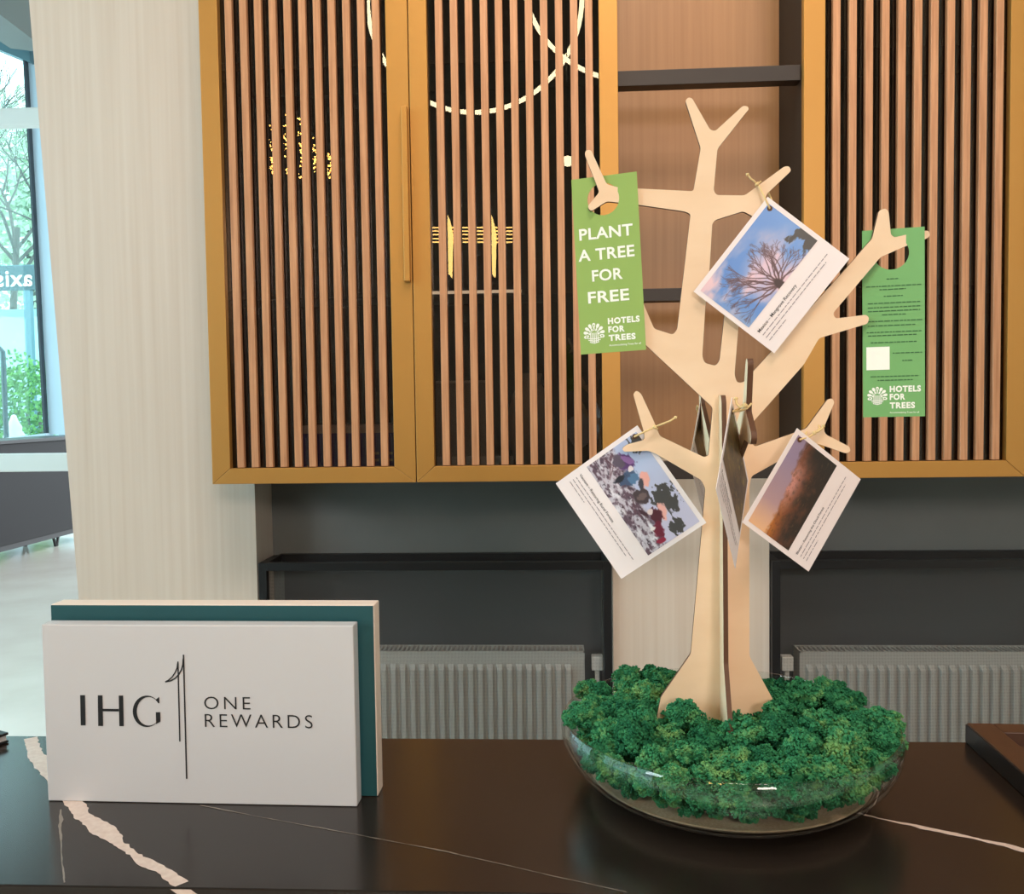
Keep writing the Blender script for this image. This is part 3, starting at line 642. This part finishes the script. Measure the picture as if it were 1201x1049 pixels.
def photo_tree():
    n1 = vnoise(PH, PW, 4, 3); n2 = vnoise(PH, PW, 6, 5)
    im = base((86, 134, 206)); im = mix(im, (124, 164, 222), GX*0.5+0.2*(1-GY)); im = mix(im, (232, 196, 204), (n1-0.42)*5*np.clip(1.35-GX-0.6*GY, 0, 1)*1.3)
    im = mix(im, (226, 196, 214), np.clip(1-np.hypot((GX-.47)*1.9, GY-.25)*1.9, 0, 1)*1.3*(n2+.4)); im = mix(im, (132, 160, 204), np.clip((.16-GX)*6*(1-GY)*1.2, 0, 1))
    g = random.Random(4)
    def grow(im, x, y, a, l, wd, n):
        ex, ey = x+math.cos(a)*l, y+math.sin(a)*l; im = line(im, (x, y), (ex, ey), wd, (92, 62, 66), 0.92 if wd > 1 else 0.6)
        if n:
            for k in range(2 if n > 1 else 3): im = grow(im, ex, ey, a+g.uniform(-.55, .55), l*g.uniform(.68, .92), wd*0.68, n-1)
        return im
    bx = .48*PW
    for k in range(13):
        a = R(8+k*13.6+g.uniform(-4, 4)); im = grow(im, bx+g.uniform(-3, 3), 4, a, PH*g.uniform(.16, .25), 2.6, 5)
    im = ell(im, .485, .03, .09, .15, (58, 34, 32), 0, .3)
    im = ell(im, .98, .12, .26, .30, (66, 62, 58), 0, .12, (n2-.5)*2.4); return im
def photo_people():
    n1 = vnoise(PH, PW, 10, 11); n2 = vnoise(PH, PW, 26, 12, 3); n3 = vnoise(PH, PW, 5, 13)
    im = base((186, 190, 220)); im = mix(im, (158, 186, 222), np.clip(.6-abs(GX-.25)*1.5, 0, 1)); im = mix(im, (206, 198, 222), GX*.7)
    for (cx, cy, rx, ry) in ((.62, .76, .20, .22), (.72, .80, .16, .15), (.92, .66, .14, .12), (.10, .93, .16, .16)): im = ell(im, cx, cy, rx, ry, (74, 72, 72), 0, .12, (n2-.5)*1.6)
    gm = np.clip((.56-.18*GX+.1*(n3-.5)-GY)*14, 0, 1); grd = base((196, 188, 200)); grd = mix(grd, (98, 76, 90), (n2-.46)*6); grd = mix(grd, (232, 228, 236), (n1-.56)*6)
    im = im*(1-gm[..., None])+grd*gm[..., None]
    im = mix(im, (60, 50, 60), (vnoise(PH, PW, 40, 17, 2)-.6)*4*gm)
    for (a, b) in (((8, 40), (34, 22)), ((14, 46), (40, 18)), ((8, 30), (30, 36)), ((95, 20), (120, 26)), ((88, 30), (112, 20))): im = line(im, a, b, 1.6, (96, 62, 72), .8)
    for (cx, cy, rx, ry, c, ro) in ((.17, .55, .20, .14, (92, 58, 112), .5), (.13, .48, .15, .10, (96, 84, 100), .2), (.17, .62, .13, .05, (146, 104, 160), .5),
            (.31, .45, .13, .17, (70, 86, 116), .3), (.34, .53, .10, .10, (86, 120, 156), .6), (.27, .34, .06, .12, (40, 42, 52), 0), (.25, .58, .05, .05, (226, 214, 216), 0),
            (.41, .66, .16, .09, (232, 168, 158), -.5), (.42, .57, .10, .06, (70, 66, 76), -.3), (.52, .47, .15, .14, (72, 60, 64), .2), (.52, .47, .07, .08, (110, 92, 92), .2),
            (.74, .60, .17, .09, (238, 176, 168), -.35), (.74, .48, .16, .12, (84, 38, 50), -.3), (.86, .38, .17, .09, (112, 34, 56), -.35), (.95, .30, .05, .09, (146, 36, 64), -.2),
            (.68, .43, .05, .06, (228, 206, 204), 0), (.66, .34, .13, .035, (70, 44, 56), .4), (.82, .32, .035, .05, (236, 226, 226), 0)):
        im = ell(im, cx, cy, rx, ry, c, ro, .2, (n2-.5)*.9+(n1-.5)*.5)
    return im
def photo_sunset():
    n1 = vnoise(PH, PW, 5, 21); n2 = vnoise(PH, PW, 14, 22); n3 = vnoise(PH, PW, 30, 23, 3); ridge = .60+.22*GX+.16*(n1-.5)+.14*(n2-.5)
    im = base((204, 160, 150)); im = mix(im, (150, 132, 160), GX*1.3); im = mix(im, (238, 186, 138), (.3-GX)*3)
    hill = base((110, 62, 40)); hill = mix(hill, (222, 132, 48), np.clip(.62-GX*1.0, 0, 1)*np.clip((GY-.25)*3, 0, 1)*(n2*2.2-.3)*1.5); hill = mix(hill, (204, 142, 132), np.clip(1.1-np.hypot((GX-.56)*3.0, (GY-.60)*3.6), 0, 1)*(n2*2-.2)*1.3)
    hill = mix(hill, (46, 34, 26), np.clip(1.2-GY*2.2+.5*(GX-.4)+(n2-.5)*1.6, 0, 1)); hill = mix(hill, (104, 88, 104), np.clip((GX-.66)*5, 0, 1)*np.clip((GY-.66)*6, 0, 1)*(n2*1.6))
    hill = mix(hill, (40, 33, 28), np.clip((GX-.74)*5, 0, 1)*np.clip((.70-GY)*5, 0, 1)); hill = mix(hill, (24, 18, 16), (n3-.6)*1.5); hill = mix(hill, (150, 110, 70), (n3*.6+n2*.4-.62)*3)
    gm = np.clip((ridge-GY)*16, 0, 1)[..., None]
    return im*(1-gm)+hill*gm
def photo_forest():
    n1 = vnoise(PH, PW, 6, 31); n2 = vnoise(PH, PW, 18, 32)
    im = base((112, 92, 58)); im = mix(im, (62, 52, 38), (n1-.4)*3); im = mix(im, (150, 138, 62), (n2-.58)*5); return mix(im, (96, 70, 52), (.3-GY)*2)

# ------------------------------------------------------------------ photo cards
def card(label, cen, psi, phi, wd, ht, photo, title, holex, string, tail=None):
    a = R(psi); e1 = Vector((math.cos(a), math.sin(a), 0)); e2 = Vector((0, 0, 1)); n = Vector((math.sin(a), -math.cos(a), 0))
    c, s = math.cos(R(phi)), math.sin(R(phi)); ex = e1*c+e2*s; ey = -e1*s+e2*c
    mt = Matrix(((ex.x, ey.x, n.x, cen[0]), (ex.y, ey.y, n.y, cen[1]), (ex.z, ey.z, n.z, cen[2]), (0, 0, 0, 1)))
    t = root('photo_card', None, label, 'card', 'photo cards hanging on the plywood tree', mtx=mt)
    hx, hy = wd/2, ht/2
    boxm(-hx, hx, -hy, hy, -0.0005, 0.0).build('card_sheet', M_card, t, local=True)
    print_grid('photo_print', photo, -hx+0.006, hx-0.006, hy-0.006-(ht*0.60), hy-0.006, 0.0003, t)
    tm = MB(); y = hy-0.006-ht*0.60-0.0135; x0 = -hx+0.009
    text_mb(title, wd*0.50, x0+wd*0.25, y, 0.0004, off=0.004, mb=tm); tm.build('title', M_title, t, local=True)
    b = MB(); g = random.Random(len(label))
    for k, L in enumerate((0.86, 0.80, 0.22)):
        y -= 0.0062 if k == 0 else 0.0052; x = x0; end = x0+wd*L
        while x < end:
            l = g.uniform(.003, .009); rect(b, x, min(x+l, end), y-0.00055, y+0.00055, 0.0004); x += l+0.0013
    b.build('small_print', M_grey_ink, t, local=True)
    hm = MB(); hxp = holex*(hx-0.010); hyp = hy-0.011
    hm.add([(hxp+0.0035*math.cos(q), hyp+0.0035*math.sin(q), 0.0006) for q in [k*math.pi/6 for k in range(12)]], [tuple(range(12))]); hm.build('punched_hole', M_burnt, t, local=True)
    inv = mt.inverted(); sm_ = MB(); hw = mt @ Vector((hxp, hyp, 0.001)); hb = mt @ Vector((hxp, hyp, -0.002))
    pts = [inv @ hb, inv @ hw]+[inv @ Vector(p) for p in string]
    sm_.tube(pts+[inv @ hb], 0.0013, 6)
    if tail:
        tp = [inv @ Vector(p) for p in tail]; sm_.tube(tp, 0.0013, 6); k = tp[-1]
        sm_.tube([k-Vector((0.002, 0, 0)), k+Vector((0, .0005, 0)), k+Vector((0.002, 0, 0))], [0.001, 0.0026, 0.001], 6); k = tp[0]
        sm_.tube([k-Vector((0.003, 0, 0)), k, k+Vector((0.003, 0, 0))], [0.001, 0.003, 0.001], 6)
    sm_.build('twine', M_twine, t, local=True, smooth=True)
    return t
A = lambda x, y, Y: tuple(at(x, y, Y=Y))
def cen(cs, Y): return at(sum(c[0] for c in cs)/4, sum(c[1] for c in cs)/4, Y=Y)
c1 = cen([(908,415),(997,303),(900,232),(812,342)], 1.146)
card('photo card of a bare tree against blue sky, hanging upper right', c1, -1, 51.5, .1475, .1275, photo_tree(), 'Mexico \u2013 Mangrove Recovery', 1,
     [A(897, 232, 1.147), A(893, 224, 1.150), A(889, 216, 1.152), A(892, 213, 1.160), A(900, 222, 1.164), A(905, 235, 1.160)], [A(888, 216, 1.151), A(884, 212, 1.150), A(881, 210, 1.149), A(877, 205, 1.148)])
c2 = cen([(650,567),(727,680),(830,610),(745,502)], 1.172)
card('photo card of people planting on a stony slope, hanging lower left', c2, -14, -55, .1525, .1345, photo_people(), 'Vietnam \u2013 Restoring Rural Forests', -1,
     [A(745, 512, 1.150), A(757, 506, 1.152), A(768, 501, 1.152), A(771, 503, 1.160), A(766, 510, 1.168), A(752, 514, 1.171)], [A(768, 501, 1.151), A(778, 497, 1.150), A(786, 494, 1.150), A(792, 490, 1.149)])
c3 = cen([(948,672),(1010,562),(935,502),(874,612)], 1.135)
card('photo card of an orange sunset over dark hills, hanging lower right', c3, 22, 55, .1385, .118, photo_sunset(), 'Bhutan \u2013 Restoring the Cloud Forest', 1,
     [A(950, 512, 1.142), A(957, 507, 1.148), A(962, 502, 1.150), A(958, 497, 1.156), A(948, 500, 1.162), A(945, 510, 1.150)], [A(955, 508, 1.145), A(960, 506, 1.145), A(964, 503, 1.146), A(966, 500, 1.147)])
card('photo card seen almost edge on, on the front branch before the trunk', (.1825, .9638, 1.5125), 69, -43.2, .1395, .1225, photo_forest(), 'Peru \u2013 Restoring Forests', -1,
     [A(866, 480, .962), A(872, 475, .960), A(878, 470, .958), A(881, 474, .952), A(876, 479, .948), A(868, 482, .955)], [A(874, 476, .948), A(868, 478, .950), A(864, 474, .955), A(863, 468, .958)])
card('photo card hidden behind the trunk on the rear branch, seen as slivers', A(824, 538, 1.365), 70, -43.2, .1395, .1225, photo_forest(), 'Peru \u2013 Restoring Forests', -1,
     [A(826, 488, 1.365), A(822, 480, 1.362), A(818, 476, 1.36), A(817, 480, 1.372), A(821, 488, 1.375)])

# ------------------------------------------------------------------ green door-hanger tags
def emblem(mb, cx, cy, r, z):
    def pet(a, d, rx, ry, hole):
        ca, sa = math.cos(a), math.sin(a); k = 14; o_ = []; i_ = []
        for q in range(k):
            t = 2*math.pi*q/k
            for lst, s in ((o_, 1), (i_, hole)):
                u, v = d+rx*s*math.cos(t), ry*s*math.sin(t)*(1+0.35*math.cos(t)); lst.append((cx+u*ca-v*sa, cy+u*sa+v*ca, z))
        if hole > 0: mb.add(o_+i_, [(q, (q+1) % k, k+(q+1) % k, k+q) for q in range(k)])
        else: mb.add(o_, [tuple(range(k))])
    for k in range(9): pet(R(-18+k*27), r*.76, r*.25, r*.14, 0.42 if k % 4 == 0 else 0.0)
    for k in range(7): pet(R(0+k*30), r*.40, r*.14, r*.08, 0.4 if k % 2 else 0)
    for k in range(5): x = cx+(k-2)*r*.17; rect(mb, x-r*.045, x+r*.045, cy-r*(.92-.1*abs(k-2)), cy+r*.1, z)
    for k in range(3): y = cy-r*(.42+.2*k); hw = r*(.72-.14*k); mb.add([(cx-hw, y+r*.1, z), (cx-hw, y+r*.02, z), (cx, y-r*.10, z), (cx+hw, y+r*.02, z), (cx+hw, y+r*.1, z), (cx, y-r*.02, z)], [(0, 1, 2, 5), (5, 2, 3, 4)])
def hanger(label, hole_px, Yh, psi, phi, wd, ht, hu, hv, mtl, hr=0.0205):
    a = R(psi); e1 = Vector((math.cos(a), math.sin(a), 0)); n = Vector((math.sin(a), -math.cos(a), 0)); e2 = Vector((0, 0, 1))
    c, s = math.cos(R(phi)), math.sin(R(phi)); ex = e1*c+e2*s; ey = -e1*s+e2*c
    hx, hy = (hu-.5)*wd, (.5-hv)*ht; P = Vector(at(*hole_px, Y=Yh))-ex*hx-ey*hy
    mt = Matrix(((ex.x, ey.x, n.x, P.x), (ex.y, ey.y, n.y, P.y), (ex.z, ey.z, n.z, P.z), (0, 0, 0, 1)))
    t = root('door_hanger', None, label, 'tag', 'green door hanger tags on the plywood tree', mtx=mt)
    k = 32; m = MB(); ring = [(hx+hr*math.cos(2*math.pi*i/k), hy+hr*math.sin(2*math.pi*i/k)) for i in range(k)]
    outer = []
    for i in range(k):
        q = 2*math.pi*i/k; dx, dy = math.cos(q), math.sin(q); ts = []
        ts.append(((wd/2 if dx > 0 else -wd/2)-hx)/dx if abs(dx) > 1e-9 else 9); ts.append(((ht/2 if dy > 0 else -ht/2)-hy)/dy if abs(dy) > 1e-9 else 9)
        tt = min(x for x in ts if x > 0); outer.append((hx+dx*tt, hy+dy*tt))
    corner = [(wd/2, ht/2), (-wd/2, ht/2), (-wd/2, -ht/2), (wd/2, -ht/2)]
    for z, flip in ((0.0, False), (-0.0006, True)):
        b = [(x, y, z) for x, y in outer]+[(x, y, z) for x, y in ring]+[(x, y, z) for x, y in corner]
        f = []
        for i in range(k):
            j = (i+1) % k; f.append((i, j, k+j, k+i)); p, q = outer[i], outer[j]
            if abs(p[0]-q[0]) > 1e-6 and abs(p[1]-q[1]) > 1e-6:
                ci = min(range(4), key=lambda u: math.hypot(corner[u][0]-(p[0]+q[0])/2, corner[u][1]-(p[1]+q[1])/2)); f.append((i, 2*k+ci, j))
        m.add(b, [tuple(reversed(x)) for x in f] if flip else f)
    m.prism(ring, -0.0006, 0, (0, 1, 2)); m.f = m.f[:-k-2]+m.f[-k:]; m.m = m.m[:len(m.f)]
    m.f += []; m.build('card_sheet', mtl, t, local=True)
    return t
T1 = hanger('yellow green door hanger with large white lettering on the left branch', (707.5, 233.5), 1.1654, -12, 2.6, .0845, .2255, .475, .130, M_tag1)
w_, h_ = .0845, .2255
U = lambda u, v: ((u-.5)*w_, (.5-v)*h_)
wh = MB()
for txt, uc, v, wf in (('PLANT', .487, .318, .82), ('A TREE', .475, .437, .86), ('FOR', .475, .558, .47), ('FREE', .475, .680, .63)):
    x, y = U(uc, v); text_mb(txt, wf*w_, x, y, 0.0004, off=0.022, height=.066*h_, spacing=1.05, mb=wh)
wh.build('slogan_lettering', M_whiteink, T1, local=True)
def logo(T, w_, h_, ec, er, x0, rows, sub):
    e = MB(); x, y = (ec[0]-.5)*w_, (.5-ec[1])*h_; emblem(e, x, y, er*w_, 0.0004); e.build('emblem', M_whiteink, T, local=True)
    l = MB()
    for txt, v, wf, hf in rows: text_mb(txt, wf*w_, (x0+wf/2-.5)*w_, (.5-v)*h_, 0.0004, off=0.045, height=hf*h_, spacing=1.15, mb=l)
    text_mb(sub[0], sub[2]*w_, (x0+sub[2]/2-.5)*w_, (.5-sub[1])*h_, 0.0004, off=0.01, mb=l)
    l.build('logo_lettering', M_whiteink, T, local=True)
logo(T1, w_, h_, (.225, .887), .165, .445, (('HOTELS', .822, .485, .036), ('FOR', .870, .25, .036), ('TREES', .918, .41, .036)), ('Accommodating Trees for all', .9615, .485))
w2_, h2_ = .0725, .2345
T2 = hanger('green door hanger of small dark print on the right branch', (1045.5, 297), 1.1526, -12, .5, w2_, h2_, .472, .128, M_tag2)
U2 = lambda x, y: ((x-328.5)/262*w2_, -(y-559)/835*h2_)
b = MB(); g = random.Random(3)
for y, xa, xb in ((362, 300, 350), (393, 213, 447), (408, 270, 380), (438, 288, 368), (468, 220, 440), (487, 220, 440), (503, 220, 440), (520, 280, 380), (548, 215, 450), (568, 220, 420), (597, 215, 445), (612, 220, 425), (643, 232, 425), (692, 325, 448), (726, 365, 410), (795, 230, 435), (812, 260, 408)):
    p, q = U2(xa, y), U2(xb, y); x = p[0]
    while x < q[0]:
        l = g.uniform(.002, .007); rect(b, x, min(x+l, q[0]), p[1]-.0006, p[1]+.0006, .0004); x += l+.0009
b.build('small_print', M_greenink, T2, local=True)
p, q = U2(213, 765), U2(312, 662); rect(MB(), p[0], q[0], p[1], q[1], .0004).build('blank_white_square', M_whiteink, T2, local=True)
logo(T2, w2_, h2_, (.235, .888), .165, .435, (('HOTELS', .851, .50, .034), ('FOR', .893, .25, .034), ('TREES', .939, .405, .034)), ('Accommodating Trees for all', .978, .47))

# ================================================================== tray at the right edge, folder at the left edge
ty = math.atan2(0.5747-0.583, 1.3298-1.137)
tt = Matrix.Translation((0.583, 1.3165, 1.1)) @ Matrix.Rotation(-R(2.5), 4, 'Z')
ty_ = root('leather_tray', None, 'dark brown tray with copper line pattern at the right counter end', 'tray', mtx=tt)
TW, TD, TZ, RW = 0.40, 0.30, 0.029, 0.036
m = MB(); m.box(0, TW, -TD, 0, 0.0005, 0.010); m.build('base', M_brown, ty_, local=True)
m = MB(); m.box(0, RW, -TD, 0, 0.0005, TZ); m.box(TW-RW, TW, -TD, 0, 0.0005, TZ); m.box(RW, TW-RW, -RW, 0, 0.0005, TZ); m.box(RW, TW-RW, -TD, -TD+RW, 0.0005, TZ)
m.build('rim', M_brown, ty_, local=True, bevel=0.0015)
m = MB(); m.box(-0.0015, 0.0, -TD, 0.0, 0.001, TZ-0.002); m.box(0, TW, -TD-0.0015, -TD, 0.001, TZ-0.002); m.build('outer_edge', M_black, ty_, local=True)
m = MB()
for k in range(46):
    x, y = rnd.uniform(RW+.01, TW-RW-.03), rnd.uniform(-TD+RW+.01, -RW-.012); a = rnd.uniform(-.9, .9); l = rnd.uniform(.015, .05)
    pts = [(x+l*t*math.cos(a+t*.8), max(-TD+RW+.004, min(-RW-.004, y+l*t*math.sin(a+t*.8))), 0.0106) for t in (0, .25, .5, .75, 1)]
    m.tube([q for q in pts if q[0] < TW-RW-.003][:5], 0.0007, 4) if pts[-1][0] < TW-RW-.003 else None
m.build('copper_pattern', M_copper, ty_, local=True)
fo = root('black_folder', None, 'black folder tip lying on the left back edge of the counter', 'folder', mtx=Matrix.Translation((-0.842, 1.290, 1.1)) @ Matrix.Rotation(R(-24), 4, 'Z'))
boxm(-0.30, 0, -0.2, 0, 0.0005, 0.004).build('back_cover', M_black, fo, local=True, bevel=0.0008); boxm(-0.298, -0.003, -0.198, -0.002, 0.004, 0.012).build('pages', M_white, fo, local=True); boxm(-0.30, 0, -0.2, 0, 0.012, 0.016).build('front_cover', M_black, fo, local=True, bevel=0.0008)

# ================================================================== lamps of the lobby (seen as reflections in the cabinet glass)
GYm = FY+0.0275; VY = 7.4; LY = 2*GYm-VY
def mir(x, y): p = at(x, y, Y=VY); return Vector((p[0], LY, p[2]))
def ring(px_, py_, rp, label, tilt):
    c = mir(px_, py_); r = rp/F_PX*VY; t = root('ring_pendant', tuple(c), label, 'pendant lamp', 'glowing ring pendants')
    n = 72; m = MB(); m.tube([c+Vector((r*math.cos(q), r*math.sin(q)*math.sin(tilt), r*math.sin(q)*math.cos(tilt))) for q in [2*math.pi*i/n for i in range(n)]], 0.019, 8, closed=True); m.build('glowing_ring', M_lamp, t, smooth=True)
    for s in (-.6, .6):
        zz = r*math.sqrt(1-s*s); MB().tube([c+Vector((r*s, 0, zz)), Vector((c.x+r*s, c.y, 6.9))], 0.004, 5).build('cable', M_black, t)
ring(556, 0, 124, 'ring pendant lamp above the lobby, left of the pair', 0.1)
ring(744, -32, 126, 'ring pendant lamp above the lobby, right of the pair', -0.1)
c = mir(350, 175); t = root('bead_pendant', tuple(c), 'pendant lamp of golden glass beads', 'pendant lamp'); m = MB()
for i in range(330):
    px_ = rnd.uniform(312, 390); top = 130+abs(px_-345)*0.9 if px_ < 345 else 130+(px_-345)*1.25; bot = 205+(px_-350)*0.12
    if top > bot: continue
    q = mir(px_, rnd.uniform(top, bot)); q.y += rnd.uniform(-.15, .15); r = rnd.uniform(.005, .0095); b = len(m.v); m.add([q+Vector(v)*r for v in IV], [tuple(f) for f in IF.tolist()])
tag(m.build('beads', M_bead, t), kind='stuff'); MB().tube([c+Vector((0, 0, .3)), Vector((c.x, c.y, 6.9))], 0.006, 6).build('cable', M_black, t)
c = mir(553, 285); t = root('blade_pendant', tuple(c), 'pendant lamp of golden upright blades and thin bars', 'pendant lamp')
for xx, sgn in ((526, 1), (577, 1)):
    pts = [mir(xx-4, 248), mir(xx+1, 256), mir(xx+5, 275), mir(xx+4, 326), mir(xx-5, 316), mir(xx-6, 280)]
    m = MB(); m.prism([(p.x, p.z) for p in pts], LY-0.03, LY+0.03, (0, 2, 1)); m.build('blade', M_blade, t)
for yy in (267, 271, 275, 280, 284): q0, q1 = mir(507, yy), mir(601, yy); m = MB(); m.tube([q0, q1], 0.006, 5); m.build('bar', M_blade, t)
MB().tube([mir(553, 267), Vector((c.x, c.y, 6.9))], 0.006, 6).build('cable', M_black, t)
c = mir(666, 189); t = root('globe_pendant', tuple(c), 'small round glowing globe pendant', 'pendant lamp')
MB().lathe([(0.001, -.045), (.03, -.034), (.045, 0), (.03, .034), (.001, .045)], 16, tuple(c)).build('globe', M_lamp, t, smooth=True); MB().tube([c+Vector((0, 0, .045)), Vector((c.x, c.y, 6.9))], 0.004, 5).build('cable', M_black, t)
